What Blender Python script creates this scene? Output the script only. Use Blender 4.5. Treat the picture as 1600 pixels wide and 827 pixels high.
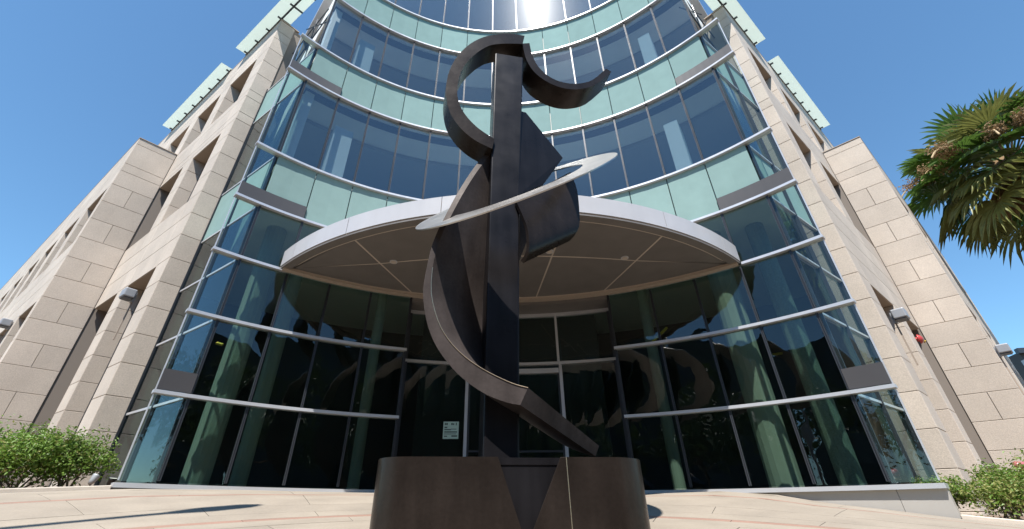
import bpy, bmesh, math, random
from mathutils import Vector, Matrix
random.seed(7)
for o in list(bpy.data.objects): bpy.data.objects.remove(o)
scene = bpy.context.scene
COL = scene.collection
R_ = math.radians

# ------------------------------------------------------------ camera, sky, sun
ZC = 0.60                                   # camera height above the datum
F_PX, PITCH, ROLL, PPX, PPY = 652.68, R_(30.8066), R_(0.1831), 773.38, 413.5
cam_d = bpy.data.cameras.new('camera'); cam = bpy.data.objects.new('camera', cam_d); COL.objects.link(cam)
cam_d.sensor_width = 36.0; cam_d.lens = F_PX/1600*36.0
cam_d.shift_x = (800-PPX)/1600; cam_d.clip_end = 3000; cam_d.clip_start = 0.05
cam.matrix_world = Matrix.Translation((0, 0, ZC)) @ Matrix.Rotation(R_(90)+PITCH, 4, 'X') @ Matrix.Rotation(ROLL, 4, 'Z')
scene.camera = cam
SUN_AZ, SUN_EL = -13.0, 63.2                # from behind the camera, a little to its left
world = bpy.data.worlds.new('World'); scene.world = world; world.use_nodes = True
wn = world.node_tree.nodes; bg = wn['Background']
sky = wn.new('ShaderNodeTexSky'); sky.sky_type = 'NISHITA'; sky.sun_disc = False
sun_dir = Vector((math.sin(R_(SUN_AZ))*math.cos(R_(SUN_EL)), -math.cos(R_(SUN_AZ))*math.cos(R_(SUN_EL)), math.sin(R_(SUN_EL))))
sky.sun_elevation = R_(SUN_EL); sky.sun_rotation = math.atan2(sun_dir.x, sun_dir.y)
sky.air_density = 1.0; sky.dust_density = 0.1; sky.ozone_density = 2.0; sky.altitude = 100
wb = wn.new('ShaderNodeVectorMath'); wb.operation = 'MULTIPLY'; wb.inputs[1].default_value = (.74, 1.0, 1.06)   # camera white balance of the sky
world.node_tree.links.new(sky.outputs[0], wb.inputs[0]); world.node_tree.links.new(wb.outputs[0], bg.inputs[0]); bg.inputs[1].default_value = 0.115
sun_d = bpy.data.lights.new('sun', 'SUN'); sun_d.energy = 5.0; sun_d.angle = R_(0.53); sun_d.color = (1, .955, .89)
sun = bpy.data.objects.new('sun', sun_d); COL.objects.link(sun); sun.location = (0, 0, 40)
sun.rotation_euler = sun_dir.to_track_quat('Z', 'Y').to_euler()
vs = scene.view_settings; vs.view_transform = 'Standard'; vs.look = 'None'; vs.exposure = 0.82; vs.gamma = 1.0
vs.use_curve_mapping = False

# ------------------------------------------------------------ measuring helpers (camera-relative metres)
def ray(px, py):
    x, y = px-PPX, py-PPY; cr, sr = math.cos(ROLL), math.sin(ROLL)
    a, b = x*cr+y*sr, -x*sr+y*cr; c, s = math.cos(PITCH), math.sin(PITCH); u = -b/F_PX
    return Vector((a/F_PX, c-u*s, s+u*c))
def at(px, py, Y): d = ray(px, py); return d*(Y/d.y)+Vector((0, 0, ZC))
def atz(px, py, z): d = ray(px, py); return d*((z-ZC)/d.z)+Vector((0, 0, ZC))
def on_plane(px, py, p, n):
    d = ray(px, py); c = Vector((0, 0, ZC)); P = Vector((p[0], p[1], 0)); N = Vector((n[0], n[1], 0))
    return c+d*((P-c).dot(N)/d.dot(N))
RAD, XC, YC = 8.5, 0.0916, 1.5949
def arc(phi, r=RAD): return (XC+r*math.sin(R_(phi)), YC+r*math.cos(R_(phi)))
# transom levels, highest first
TZ = [None]+[z+ZC for z in (17.33, 15.645, 12.731, 11.081, 8.010, 6.338, 4.843, 3.403, 1.839, 0.405)]
MUL = [-42.3, -35.6, -29.0, -22.3, -15.5, -8.5, -1.5, 5.4, 12.4, 19.3, 26.2, 33.1, 39.8, 46.5]
FIN_L, FIN_R = -45.9, 50.5

# ------------------------------------------------------------ materials
def mat(name, col, rough=.6, metal=0., spec=.5, coat=0., var=0., vscale=3., grain=0., gscale=60., bump=0., bscale=40., objvar=0., streak=None):
    m = bpy.data.materials.new(name); m.use_nodes = True; nt = m.node_tree; N = nt.nodes; L = nt.links
    b = N['Principled BSDF']; b.inputs['Roughness'].default_value = rough; b.inputs['Metallic'].default_value = metal
    b.inputs['Specular IOR Level'].default_value = spec; b.inputs['Coat Weight'].default_value = coat
    tc = N.new('ShaderNodeTexCoord'); src = None
    rgb = N.new('ShaderNodeRGB'); rgb.outputs[0].default_value = (*col, 1); src = rgb.outputs[0]
    geo = N.new('ShaderNodeNewGeometry')
    def mul(src, fac_sock, lo, hi):
        mr = N.new('ShaderNodeMapRange'); mr.inputs['To Min'].default_value = lo; mr.inputs['To Max'].default_value = hi
        L.new(fac_sock, mr.inputs['Value'])
        vm = N.new('ShaderNodeVectorMath'); vm.operation = 'SCALE'; L.new(src, vm.inputs[0]); L.new(mr.outputs[0], vm.inputs['Scale']); return vm.outputs[0]
    if objvar:
        oi = N.new('ShaderNodeObjectInfo'); src = mul(src, oi.outputs['Random'], 1-objvar, 1+objvar)
    def noise(scale, detail, vec=None, sc3=None):
        n = N.new('ShaderNodeTexNoise'); n.inputs['Scale'].default_value = scale; n.inputs['Detail'].default_value = detail
        if sc3:
            mp = N.new('ShaderNodeMapping'); mp.inputs['Scale'].default_value = sc3; L.new(geo.outputs['Position'], mp.inputs['Vector']); L.new(mp.outputs[0], n.inputs['Vector'])
        else: L.new(geo.outputs['Position'], n.inputs['Vector'])
        return n.outputs['Fac']
    if var: src = mul(src, noise(vscale, 5), 1-2*var, 1+2*var)
    if streak: src = mul(src, noise(streak[0], 4, sc3=(1, 1, .12)), 1-2*streak[1], 1+2*streak[1])
    if grain: src = mul(src, noise(gscale, 2), 1-2*grain, 1+2*grain)
    L.new(src, b.inputs['Base Color'])
    if metal or streak:
        mr = N.new('ShaderNodeMapRange'); mr.inputs['To Min'].default_value = max(.02, rough-.1); mr.inputs['To Max'].default_value = rough+.1
        L.new(noise(2.5, 4), mr.inputs['Value']); L.new(mr.outputs[0], b.inputs['Roughness'])
    if bump:
        bp = N.new('ShaderNodeBump'); bp.inputs['Strength'].default_value = bump; bp.inputs['Distance'].default_value = .02
        L.new(noise(bscale, 4), bp.inputs['Height']); L.new(bp.outputs[0], b.inputs['Normal'])
    return m
def glass(name, tint, base_refl, wav=0., rough=0., gl=(.92, .96, 1), ior=1.5, dust=0.):
    m = bpy.data.materials.new(name); m.use_nodes = True; nt = m.node_tree; N = nt.nodes; L = nt.links
    N.remove(N['Principled BSDF']); out = N['Material Output']
    tr = N.new('ShaderNodeBsdfTransparent'); tr.inputs[0].default_value = (*tint, 1)
    g = N.new('ShaderNodeBsdfGlossy'); g.inputs['Color'].default_value = (*gl, 1); g.inputs['Roughness'].default_value = rough
    fr = N.new('ShaderNodeFresnel'); fr.inputs['IOR'].default_value = ior
    mr = N.new('ShaderNodeMapRange'); mr.inputs['To Min'].default_value = base_refl; mr.inputs['To Max'].default_value = 1.0
    L.new(fr.outputs[0], mr.inputs['Value'])
    gb = N.new('ShaderNodeNewGeometry'); iv = N.new('ShaderNodeMath'); iv.operation = 'SUBTRACT'; iv.inputs[0].default_value = 1.0; L.new(gb.outputs['Backfacing'], iv.inputs[1])
    fm = N.new('ShaderNodeMath'); fm.operation = 'MULTIPLY'; L.new(mr.outputs[0], fm.inputs[0]); L.new(iv.outputs[0], fm.inputs[1])   # only the face a ray enters by mirrors
    mx = N.new('ShaderNodeMixShader'); L.new(fm.outputs[0], mx.inputs[0]); L.new(tr.outputs[0], mx.inputs[1]); L.new(g.outputs[0], mx.inputs[2])
    L.new(mx.outputs[0], out.inputs['Surface'])
    if dust:                               # a thin film of dust that spreads the sun's reflection
        g2 = N.new('ShaderNodeBsdfGlossy'); g2.inputs['Roughness'].default_value = .30; gm = N.new('ShaderNodeMixShader'); gm.inputs[0].default_value = dust
        L.new(g.outputs[0], gm.inputs[1]); L.new(g2.outputs[0], gm.inputs[2]); L.new(gm.outputs[0], mx.inputs[2])
    if wav:
        geo = N.new('ShaderNodeNewGeometry'); n = N.new('ShaderNodeTexNoise'); n.inputs['Scale'].default_value = 1.6; n.inputs['Detail'].default_value = 1.5
        L.new(geo.outputs['Position'], n.inputs['Vector'])
        bp = N.new('ShaderNodeBump'); bp.inputs['Strength'].default_value = 1.0; bp.inputs['Distance'].default_value = wav
        L.new(n.outputs['Fac'], bp.inputs['Height']); L.new(bp.outputs[0], g.inputs['Normal'])
    return m
STONE = mat('granite', (.525, .455, .385), .75, var=.08, vscale=1.2, grain=.13, gscale=45, bump=.3, bscale=70, objvar=.075, streak=(1.3, .07))
CORE = mat('joint_mortar', (.24, .205, .175), .9)
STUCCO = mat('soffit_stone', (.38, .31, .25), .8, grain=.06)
PANE = glass('window_glass', (.66, .74, .70), .025, wav=.008, ior=1.45)
PANE_TOP = glass('window_glass_upper', (.68, .75, .77), .125, wav=.003, rough=.0, dust=.008, gl=(.90, .92, .95))
PANE_SUN = glass('window_glass_dusty', (.66, .75, .80), .17, wav=.001, rough=.03, dust=.026)
PANE_FIN = glass('clear_glass', (.88, .94, .92), .02, wav=.001, ior=1.45)
PANE_RET = glass('return_glass', (.60, .70, .68), .01, wav=.002, ior=1.36)
PANE_ROOF = mat('frosted_roof_glass', (.60, .68, .64), .35)
_t = PANE_ROOF.node_tree; _b = _t.nodes.new('ShaderNodeBsdfTranslucent'); _b.inputs[0].default_value = (.74, .80, .765, 1); _m = _t.nodes.new('ShaderNodeMixShader'); _m.inputs[0].default_value = .62
_t.links.new(_t.nodes['Principled BSDF'].outputs[0], _m.inputs[1]); _t.links.new(_b.outputs[0], _m.inputs[2]); _t.links.new(_m.outputs[0], _t.nodes['Material Output'].inputs['Surface'])
SPAN = mat('spandrel_teal', (.245, .36, .345), .34, spec=.0, coat=.0, var=.05, objvar=.05, streak=(1.5, .03))
ALU = mat('silver_aluminium', (.56, .57, .60), .38, metal=.4, var=.03)
DARKM = mat('dark_mullion', (.045, .05, .06), .4, metal=.4)
LOUV = mat('charcoal_panel', (.060, .057, .060), .45, var=.04)
BRONZE = mat('dark_bronze', (.026, .020, .017), .28, metal=.3, spec=.10, var=.28, vscale=2.2, grain=.10, gscale=30, bump=.08, bscale=14, streak=(7, .2))
BRONZE_L = mat('worn_brown_bronze', (.058, .048, .045), .46, metal=.12, spec=.05, var=.26, vscale=2.4, grain=.10, gscale=30, bump=.08, bscale=14, streak=(7, .18))
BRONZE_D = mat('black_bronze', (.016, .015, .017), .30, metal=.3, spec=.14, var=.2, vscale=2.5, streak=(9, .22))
RUST = mat('rusty_base', (.36, .17, .09), .8, var=.2, vscale=9)
STEEL = mat('polished_ring_metal', (.46, .44, .42), .34, metal=1.0, var=.12, vscale=4, bump=.03, bscale=8)
EDGE = mat('worn_bronze_edge', (.42, .34, .25), .35, metal=.9)
FASC = mat('white_fascia', (.47, .47, .49), .35, coat=.2, var=.03, streak=(2.2, .05))
SOFF = mat('soffit_brown', (.155, .142, .134), .5, var=.09, objvar=.03)
SOFFJ = mat('soffit_joint', (.50, .43, .37), .6)
CONC = mat('pale_concrete', (.62, .55, .47), .8, var=.05, grain=.05, gscale=30)
PAVE = mat('cream_paving', (.275, .235, .188), .85, var=.14, vscale=1.7, grain=.08, gscale=40, bump=.2, bscale=60, objvar=.05)
PAVER = mat('red_paving', (.27, .165, .125), .85, var=.1, grain=.1, gscale=40, objvar=.05)
JOINT = mat('paving_joint', (.17, .14, .115), .9)
GREYW = mat('grey_base_wall', (.42, .40, .37), .6, var=.05)
SOIL = mat('planter_soil', (.16, .11, .075), .95, var=.3, vscale=6, bump=.6, bscale=25)
WHITEI = mat('interior_white', (.33, .35, .31), .7, var=.03)
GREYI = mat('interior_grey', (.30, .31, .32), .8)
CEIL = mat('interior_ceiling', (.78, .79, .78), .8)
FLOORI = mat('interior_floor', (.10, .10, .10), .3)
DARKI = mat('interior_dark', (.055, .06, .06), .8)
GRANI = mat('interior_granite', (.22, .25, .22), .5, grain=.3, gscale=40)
LAMPM = mat('lamp_housing', (.36, .37, .39), .45, metal=.3)
BLACKP = mat('black_plastic', (.02, .02, .02), .5)
REDM = mat('red_paint', (.45, .05, .045), .35)
PINK = mat('faded_red_paint', (.42, .13, .14), .3, var=.1)
YEL = mat('yellow_stripe', (.75, .52, .05), .6)
PAPER = mat('notice_paper', (.46, .62, .55), .8)
INK = mat('notice_ink', (.06, .10, .09), .8)
def leafmat(name, col, trans=.35, objvar=.1, rough=.5):
    m = mat(name, col, rough, var=.22, vscale=2.2, grain=.12, gscale=9, objvar=objvar)
    nt = m.node_tree; b = nt.nodes['Principled BSDF']; out = nt.nodes['Material Output']
    t = nt.nodes.new('ShaderNodeBsdfTranslucent'); mx = nt.nodes.new('ShaderNodeMixShader'); mx.inputs[0].default_value = trans
    nt.links.new(b.inputs['Base Color'].links[0].from_socket, t.inputs[0])
    nt.links.new(b.outputs[0], mx.inputs[1]); nt.links.new(t.outputs[0], mx.inputs[2]); nt.links.new(mx.outputs[0], out.inputs['Surface']); return m
LEAF = leafmat('shrub_leaf', (.145, .25, .035)); LEAFP = leafmat('shrub_leaf_pale', (.26, .27, .08)); LEAFD = leafmat('tree_leaf', (.05, .085, .025), .3)
PALML = leafmat('palm_leaf', (.10, .185, .035), .3, rough=.36); PALMY = leafmat('palm_leaf_yellow', (.20, .21, .06), .3); PALMB = leafmat('dead_frond', (.31, .20, .10), .2, rough=.8)
BARK = mat('bark', (.19, .14, .10), .9, var=.25, vscale=5, bump=.6, bscale=20)
STALK = mat('palm_stalk', (.42, .31, .17), .6, var=.1)

# ------------------------------------------------------------ mesh helpers
def add(name, verts, faces, m, parent=None, smooth=False):
    me = bpy.data.meshes.new(name); me.from_pydata([tuple(v) for v in verts], [], faces); me.update()
    bm = bmesh.new(); bm.from_mesh(me); bmesh.ops.recalc_face_normals(bm, faces=bm.faces); bm.to_mesh(me); bm.free()
    if smooth:
        for p in me.polygons: p.use_smooth = True
    me.materials.append(m); o = bpy.data.objects.new(name, me); COL.objects.link(o); o.parent = parent; return o
def put(name, me, parent, M):
    o = bpy.data.objects.new(name, me); COL.objects.link(o); o.parent = parent; o.matrix_local = M; return o
def prism(poly, z0, z1):
    n = len(poly); v = [(p[0], p[1], z0) for p in poly]+[(p[0], p[1], z1) for p in poly]
    f = [tuple(range(n))[::-1], tuple(range(n, 2*n))]+[(i, (i+1) % n, n+(i+1) % n, n+i) for i in range(n)]
    return v, f
def merge(parts):
    V, F = [], []
    for v, f in parts:
        k = len(V); V += list(v); F += [tuple(i+k for i in q) for q in f]
    return V, F
def cbox(p0, p1, r0, r1, z0, z1, n=1):                 # curved box about the facade centre
    a = [p0+(p1-p0)*i/n for i in range(n+1)]
    return prism([arc(x, r0) for x in a]+[arc(x, r1) for x in a[::-1]], z0, z1)
def boxv(c, s):
    x, y, z = c; a, b, d = s[0]/2, s[1]/2, s[2]/2
    return prism([(x-a, y-b), (x+a, y-b), (x+a, y+b), (x-a, y+b)], z-d, z+d)
def tube(path, rad, k=8, caps=True):
    path = [Vector(p) for p in path]; rad = rad if isinstance(rad, (list, tuple)) else [rad]*len(path)
    V, F = [], []; up = Vector((0, 0, 1))
    for i, p in enumerate(path):
        t = (path[min(i+1, len(path)-1)]-path[max(i-1, 0)]).normalized()
        a = t.cross(up if abs(t.z) < .95 else Vector((1, 0, 0))).normalized(); b = t.cross(a)
        for j in range(k):
            w = 2*math.pi*j/k; V.append(p+(a*math.cos(w)+b*math.sin(w))*rad[i])
    for i in range(len(path)-1):
        for j in range(k): F.append((i*k+j, i*k+(j+1) % k, (i+1)*k+(j+1) % k, (i+1)*k+j))
    if caps: F += [tuple(range(k)), tuple(range((len(path)-1)*k, len(path)*k))]
    return V, F
def smooth_path(pts, m=4):
    P = [Vector(p) for p in pts]; out = []
    for i in range(len(P)-1):
        a, b, c, d = P[max(i-1, 0)], P[i], P[i+1], P[min(i+2, len(P)-1)]
        for k in range(m):
            t = k/m; out.append(.5*((2*b)+(c-a)*t+(2*a-5*b+4*c-d)*t*t+(3*b-a-3*c+d)*t**3))
    out.append(P[-1]); return out
def bevel(o, w=.006, seg=1):
    md = o.modifiers.new('bevel', 'BEVEL'); md.width = w; md.segments = seg; md.limit_method = 'ANGLE'; md.angle_limit = R_(40); return o
def tag(o, label, cat, group=None):
    o['label'] = label; o['category'] = cat
    if group: o['group'] = group
    return o
def empty(name, loc=(0, 0, 0)):
    o = bpy.data.objects.new(name, None); COL.objects.link(o); o.location = loc; o.empty_display_size = .2; return o
def structure(o): o['kind'] = 'structure'; return o

# ------------------------------------------------------------ ground
PHT = [-180, -110, -75, -60, -46, -35, -20, 0, 20, 30, 36, 41, 46, 51, 60, 75, 110, 180]
GZT = [-.5, -.35, -.1, .16, .312, .345, .335, .325, .325, .36, .29, .15, .06, -.05, -.2, -.35, -.45, -.5]
def interp(x, X, Y):
    if x <= X[0]: return Y[0]
    for i in range(len(X)-1):
        if x <= X[i+1]: t = (x-X[i])/(X[i+1]-X[i]); return Y[i]+(Y[i+1]-Y[i])*t
    return Y[-1]
def ss(a, b, x): t = min(1, max(0, (x-a)/(b-a))); return t*t*(3-2*t)
def gz(x, y):
    r = math.hypot(x-XC, y-YC); ph = math.degrees(math.atan2(x-XC, y-YC))
    b = -.5025+.085*min(max(y, 0), 11); w = ss(4.0, 8.5, r)
    return ZC+b*(1-w)+interp(ph, PHT, GZT)*w
def polar_sheet(rs, phs, dz, thick=0.):
    V = []; F = []
    for r in rs:
        for p in phs: x, y = arc(p, r); V.append((x, y, gz(x, y)+dz))
    n = len(phs)
    for i in range(len(rs)-1):
        for j in range(n-1): F.append((i*n+j, i*n+j+1, (i+1)*n+j+1, (i+1)*n+j))
    if thick:
        k = len(V); m = len(rs); V += [(x, y, z-thick) for x, y, z in V]; F += [tuple(q+k for q in f[::-1]) for f in F]
        for j in range(n-1): F.append((j, j+k, j+1+k, j+1)); a = (m-1)*n; F.append((a+j, a+j+1, a+j+1+k, a+j+k))
        for i in range(m-1): F.append((i*n, (i+1)*n, (i+1)*n+k, i*n+k)); F.append((i*n+n-1, i*n+n-1+k, (i+1)*n+n-1+k, (i+1)*n+n-1))
    return V, F
v, f = polar_sheet([.01, 1.5, 3, 4, 4.8, 5.6, 6.4, 7.2, 8, 8.5, 9.5, 12, 20, 40, 90, 250, 700], [-180+4*i for i in range(91)], -.03)
structure(add('ground', v, f, JOINT, smooth=True))
plaza = structure(add('plaza', *polar_sheet([2.0+.4*i for i in range(17)], [-100+4*i for i in range(51)], -.012), JOINT, smooth=True))
rings = [(2.2, 3.02, PAVE), (3.02, 3.82, PAVE), (3.82, 4.24, PAVE), (4.24, 4.38, PAVER), (4.38, 4.76, PAVE), (4.76, 5.30, PAVE), (5.30, 6.34, PAVE), (6.34, 6.44, PAVER), (6.44, 7.25, PAVE), (7.25, 8.36, PAVE)]
for k, (r0, r1, m) in enumerate(rings):
    step = 24; off = (k % 2)*12-random.randint(0, 6)
    a = -96+off
    while a < 92:
        g0 = .0035; ga = math.degrees(g0/((r0+r1)/2)); nr = max(1, int((r1-r0)/.35))
        rs = [r0+g0+(r1-r0-2*g0)*i/nr for i in range(nr+1)]; ph = [a+ga+(step-2*ga)*i/8 for i in range(9)]
        add('paving_slab', *polar_sheet(rs, ph, random.uniform(-.001, .001), .02), m, plaza); a += step

# ------------------------------------------------------------ the building
bld = empty('office_building', (0, 10, ZC))
BI = Matrix.Translation((0, -10, -ZC))
tag(bld, 'pale stone office building with a concave teal glass front over the entrance', 'building')
class Hold: pass
def part(name, vf, m, parent=bld, smooth=False):
    o = add(name, vf[0], vf[1], m, parent, smooth)
    if parent is bld: o.matrix_local = BI
    return o
# --- curtain wall
def rows():  # (z low, z high, kind)
    return [(TZ[10], TZ[9], 'lobby'), (TZ[9], TZ[8], 'lobby'), (TZ[8], TZ[7], 'lobby'), (TZ[7], TZ[6], 'win'), (TZ[6], TZ[5], 'span'), (TZ[5], TZ[4], 'win'),
            (TZ[4], TZ[3], 'span'), (TZ[3], TZ[2], 'win'), (TZ[2], TZ[1], 'span'), (TZ[1], TZ[1]+4.2, 'top')]
ENT_L, ENT_R = 4, 9                      # the entrance takes the bays between these mullions
for zi, (z0, z1, kind) in enumerate(rows()):
    for k in range(13):
        if kind == 'lobby' and ENT_L <= k < ENT_R: continue
        a, b = MUL[k]+.14, MUL[k+1]-.14
        if kind == 'span': bevel(part('spandrel_panel', cbox(a-.06, b+.06, RAD, RAD+.05, z0+.03, z1-.03, 2), SPAN), .004)
        else:
            j = random.uniform(-.007, .007)*(kind != 'top'); a0, a1 = arc(a, RAD+.02+j), arc(b, RAD+.02-j); b1, b0 = arc(b, RAD+.032-j), arc(a, RAD+.032+j)
            part('pane', cbox(a, b, RAD+.02, RAD+.032, z0+.03, z1-.03, 16) if kind == 'top' else prism([a0, a1, b1, b0], z0+.03, z1-.03), PANE_SUN if kind == 'top' else PANE_TOP if zi >= 5 else PANE)
    for k in range(14):
        if kind == 'span' : continue
        if kind == 'lobby' and ENT_L < k < ENT_R: continue
        w = .16
        part('mullion', merge([cbox(MUL[k]-w, MUL[k]-w*.25, RAD-.035, RAD+.10, z0+.05, z1-.05), cbox(MUL[k]+w*.25, MUL[k]+w, RAD-.035, RAD+.10, z0+.05, z1-.05), cbox(MUL[k]-w*.25, MUL[k]+w*.25, RAD-.01, RAD+.09, z0+.05, z1-.05)]), DARKM)
    if zi <= 6:                             # free glass fins past the last mullions
        for a, b in ((FIN_L, MUL[0]-.2), (MUL[13]+.2, FIN_R)):
            part('glass_fin', cbox(a, b, RAD+.01, RAD+.022, z0+.03, z1-.03, 2), PANE_FIN)
        for a in (FIN_L, FIN_R): part('fin_edge', cbox(a-.06, a+.06, RAD-.01, RAD+.04, z0+.04, z1-.04), ALU)
def transom(name, z, p0, p1, hgt=.06, out=.085, m=ALU):
    return part(name, cbox(p0, p1, RAD-out, RAD+.08, z-hgt/2, z+hgt/2, max(2, int((p1-p0)/1.5))), m, smooth=False)
for i in range(1, 11):
    z = TZ[i]
    if i in (1, 2): transom('transom', z, MUL[0]-.3, MUL[13]+.3)
    elif i in (3, 4, 5, 6): transom('transom', z, FIN_L-.2, FIN_R+.2)
    elif i == 7: transom('transom', z, FIN_L-.2, -35.9); transom('transom', z, 40.2, FIN_R+.2)
    elif i in (8, 9): transom('transom', z, FIN_L-.2, MUL[4]+.25); transom('transom', z, MUL[9]-.25, FIN_R+.2)
    else:
        for a, b in ((FIN_L-.4, MUL[4]+.2), (MUL[9]-.2, FIN_R+.4)):
            part('sill', cbox(a, b, RAD-.16, RAD+.1, z-.07, z, 24), ALU)
for z, ext in ((TZ[4], 1), (TZ[6], 1), (TZ[9], 0)):
    for a, b in ((FIN_L, MUL[ext]), (MUL[13-ext], FIN_R)):
        part('charcoal_band', cbox(a+.02, b-.02, RAD-.05, RAD+.0, z+.05, z+.05+.36, 8), LOUV)
part('roof_edge', cbox(MUL[0], MUL[13], RAD-.25, RAD+7, TZ[1]+4.2, TZ[1]+4.6, 40), ALU)
# --- base wall under the sill
seg = [(FIN_L-.3, MUL[4]), (MUL[9], 33.0), (33.0, 46.9), (46.9, FIN_R+.35)]
for a, b in seg:
    part('base_panel', cbox(a+.02, b-.02, RAD-.10, RAD+.06, ZC-.35, TZ[10]-.072, 10), GREYW)
# --- return glazing from the last mullions back to the stone piers
def quadwall(p, q, thick, z0, z1):
    d = Vector((q[0]-p[0], q[1]-p[1])).normalized(); n = Vector((-d.y, d.x))*thick
    return prism([p, q, (q[0]+n.x, q[1]+n.y), (p[0]+n.x, p[1]+n.y)], z0, z1)
def lerp2(a, b, t): return (a[0]+(b[0]-a[0])*t, a[1]+(b[1]-a[1])*t)
RET = [(arc(MUL[0], RAD+.1), (-8.03, 9.57), 1), (arc(MUL[13], RAD+.1), (8.36, 8.895), -1)]
for p, q, sg in RET:
    for z0, z1, kind in rows()[:7]:
        for t0, t1 in ((0, .5), (.5, 1)):
            a, b = lerp2(p, q, t0+.012), lerp2(p, q, t1-.012)
            part('return_spandrel' if kind == 'span' else 'return_pane', quadwall(a, b, .03, z0+.04, z1-.04), SPAN if kind == 'span' else PANE_RET)
        part('return_rail', quadwall(p, q, .05*sg, z1-.025, z1+.025), ALU)
    for t in (.0, .5, .988):
        a, b = lerp2(p, q, t), lerp2(p, q, t+.012); part('return_mullion', quadwall(a, b, .07*sg, TZ[10]-.05, TZ[3]+.1), DARKM)
    for (t0, za), (t1, zb) in (((.05, 13.0), (.9, 16.4)), ((.45, 12.9), (.55, 16.6)), ((.1, 16.3), (.95, 13.6)), ((.0, 15.0), (.8, 16.6)), ((.3, 16.6), (1.0, 15.2))):
        a, b = lerp2(p, q, t0), lerp2(p, q, t1); part('roof_strut', tube([(a[0], a[1]+.3, ZC+za), (b[0], b[1]+.3, ZC+zb)], .022, 6), DARKM)
# --- inside
pi0, pi1 = MUL[0]+.3, MUL[13]-.3
for a, b in ((TZ[6]+.06, TZ[5]-.05), (TZ[4]+.06, TZ[3]-.05), (TZ[2]+.06, TZ[1]-.05)):
    part('floor_slab', cbox(pi0, pi1, RAD+.14, RAD+6.8, a, b, 24), CEIL)
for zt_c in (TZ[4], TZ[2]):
    part('ceiling_shade_tone', cbox(pi0+.5, pi1-.5, RAD+1.45, RAD+6.7, zt_c-.12, zt_c+.04, 24), GREYI)  # daylight fading away from the glass, painted as a darker ceiling plate
    part('blind_pocket', cbox(pi0+.3, pi1-.3, RAD+.3, RAD+.5, zt_c-.06, zt_c+.05, 24), DARKM)
part('lobby_floor', cbox(pi0, pi1, RAD+.12, RAD+6.8, ZC-.2, TZ[10]-.09, 24), FLOORI)
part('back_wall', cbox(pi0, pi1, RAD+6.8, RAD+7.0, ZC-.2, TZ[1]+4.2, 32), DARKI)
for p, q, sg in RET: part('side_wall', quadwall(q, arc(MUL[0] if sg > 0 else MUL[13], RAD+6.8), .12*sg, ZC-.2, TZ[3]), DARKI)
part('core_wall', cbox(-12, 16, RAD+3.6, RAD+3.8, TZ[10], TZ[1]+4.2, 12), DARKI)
for zf, zt in ((TZ[10]-.09, TZ[6]+.06),):
    for ph, r, w in ((-38.2, .95, .50), (-33.4, 1.5, .34), (36.4, 1.0, .60), (42.6, 1.25, .42), (-19.5, 2.4, .3), (24, 2.6, .3)):
        c = arc(ph, RAD+r); part('interior_column', prism([(c[0]+w/2*math.cos(t), c[1]+w/2*math.sin(t)) for t in [math.pi*2*i/16 for i in range(16)]], zf, zt), GRANI if ph == 42.6 else WHITEI, smooth=False)
for zf, zt in ((TZ[5]-.05, TZ[4]+.06), (TZ[3]-.05, TZ[2]+.06), (TZ[1]-.05, TZ[1]+4.1)):
    for ph0, ph1 in ((-34.6, -31.0), (35.0, 37.6), (-41.5, -39.8)):
        part('interior_column', cbox(ph0, ph1, RAD+.30, RAD+.9, zf, zt-.9 if ph0 > -41 else zt), CEIL)
    for ph in (-27, -18, -7, 3, 15, 22, 30, 38):
        c = arc(ph, RAD+1.6+random.random()*1.5)
        part('ceiling_light', prism([(c[0]+.09*math.cos(t), c[1]+.09*math.sin(t)) for t in [math.pi*2*i/12 for i in range(12)]], zt-.02, zt+.03), FASC)
for (px0, py0), (px1, py1) in (((1020, 534), (1042, 512)), ((1206, 555), (1222, 552)), ((1259, 604), (1276, 600)), ((338, 536), (348, 539))):
    a = at(px0, py0, 11.2 if px0 > 400 else 9.6); b = at(px1, py1, 11.2 if px0 > 400 else 9.6)
    part('yellow_strip', tube([a, b], .035, 4), YEL)

# --- entrance canopy
CC, CR = (0.443, 13.961), 7.80
def cpt(th, r=CR): return (CC[0]+r*math.sin(R_(th)), CC[1]-r*math.cos(R_(th)))
zc0, zc1 = TZ[7]-.02, TZ[7]+.42
def tip(side):
    best = None
    for i in range(2000):
        th = side*(20+i*.025); x, y = cpt(th)
        if math.hypot(x-XC, y-YC) > RAD-.14: return th
thl, thr = tip(-1), tip(1)
n = 60; front = [cpt(thl+(thr-thl)*i/n) for i in range(n+1)]
phl = math.degrees(math.atan2(front[0][0]-XC, front[0][1]-YC)); phr = math.degrees(math.atan2(front[-1][0]-XC, front[-1][1]-YC))
backa = [arc(phl+(phr-phl)*i/n, RAD-.145) for i in range(n+1)]
can = part('canopy', prism(front+backa[::-1], zc0+.004, zc1-.02), SOFFJ)
cuts = [thl]+[thl+(thr-thl)*t for t in (.05, .205, .39, .60, .785, .945)]+[thr]
for a, b in zip(cuts[:-1], cuts[1:]):
    k = 10; g = .05; xs = [a+g+(b-a-2*g)*i/k for i in range(k+1)]
    part('fascia_panel', prism([cpt(t, CR+.03) for t in xs]+[cpt(t, CR-.03) for t in xs[::-1]], zc0+.035, zc1), FASC, can)
k = 60; xs = [thl+.3+(thr-thl-.6)*i/k for i in range(k+1)]
part('drip_rail', prism([cpt(t, CR+.02) for t in xs]+[cpt(t, CR-.16) for t in xs[::-1]], zc0-.03, zc0+.003), SOFF, can)
part('edge_beam', cbox(phl+.2, phr-.2, RAD-.30, RAD-.14, zc0-.06, zc0+.10, 40), STUCCO, can)
def Fp(u): return cpt(thl+1.2+(thr-thl-2.4)*u, CR-.20)
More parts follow.
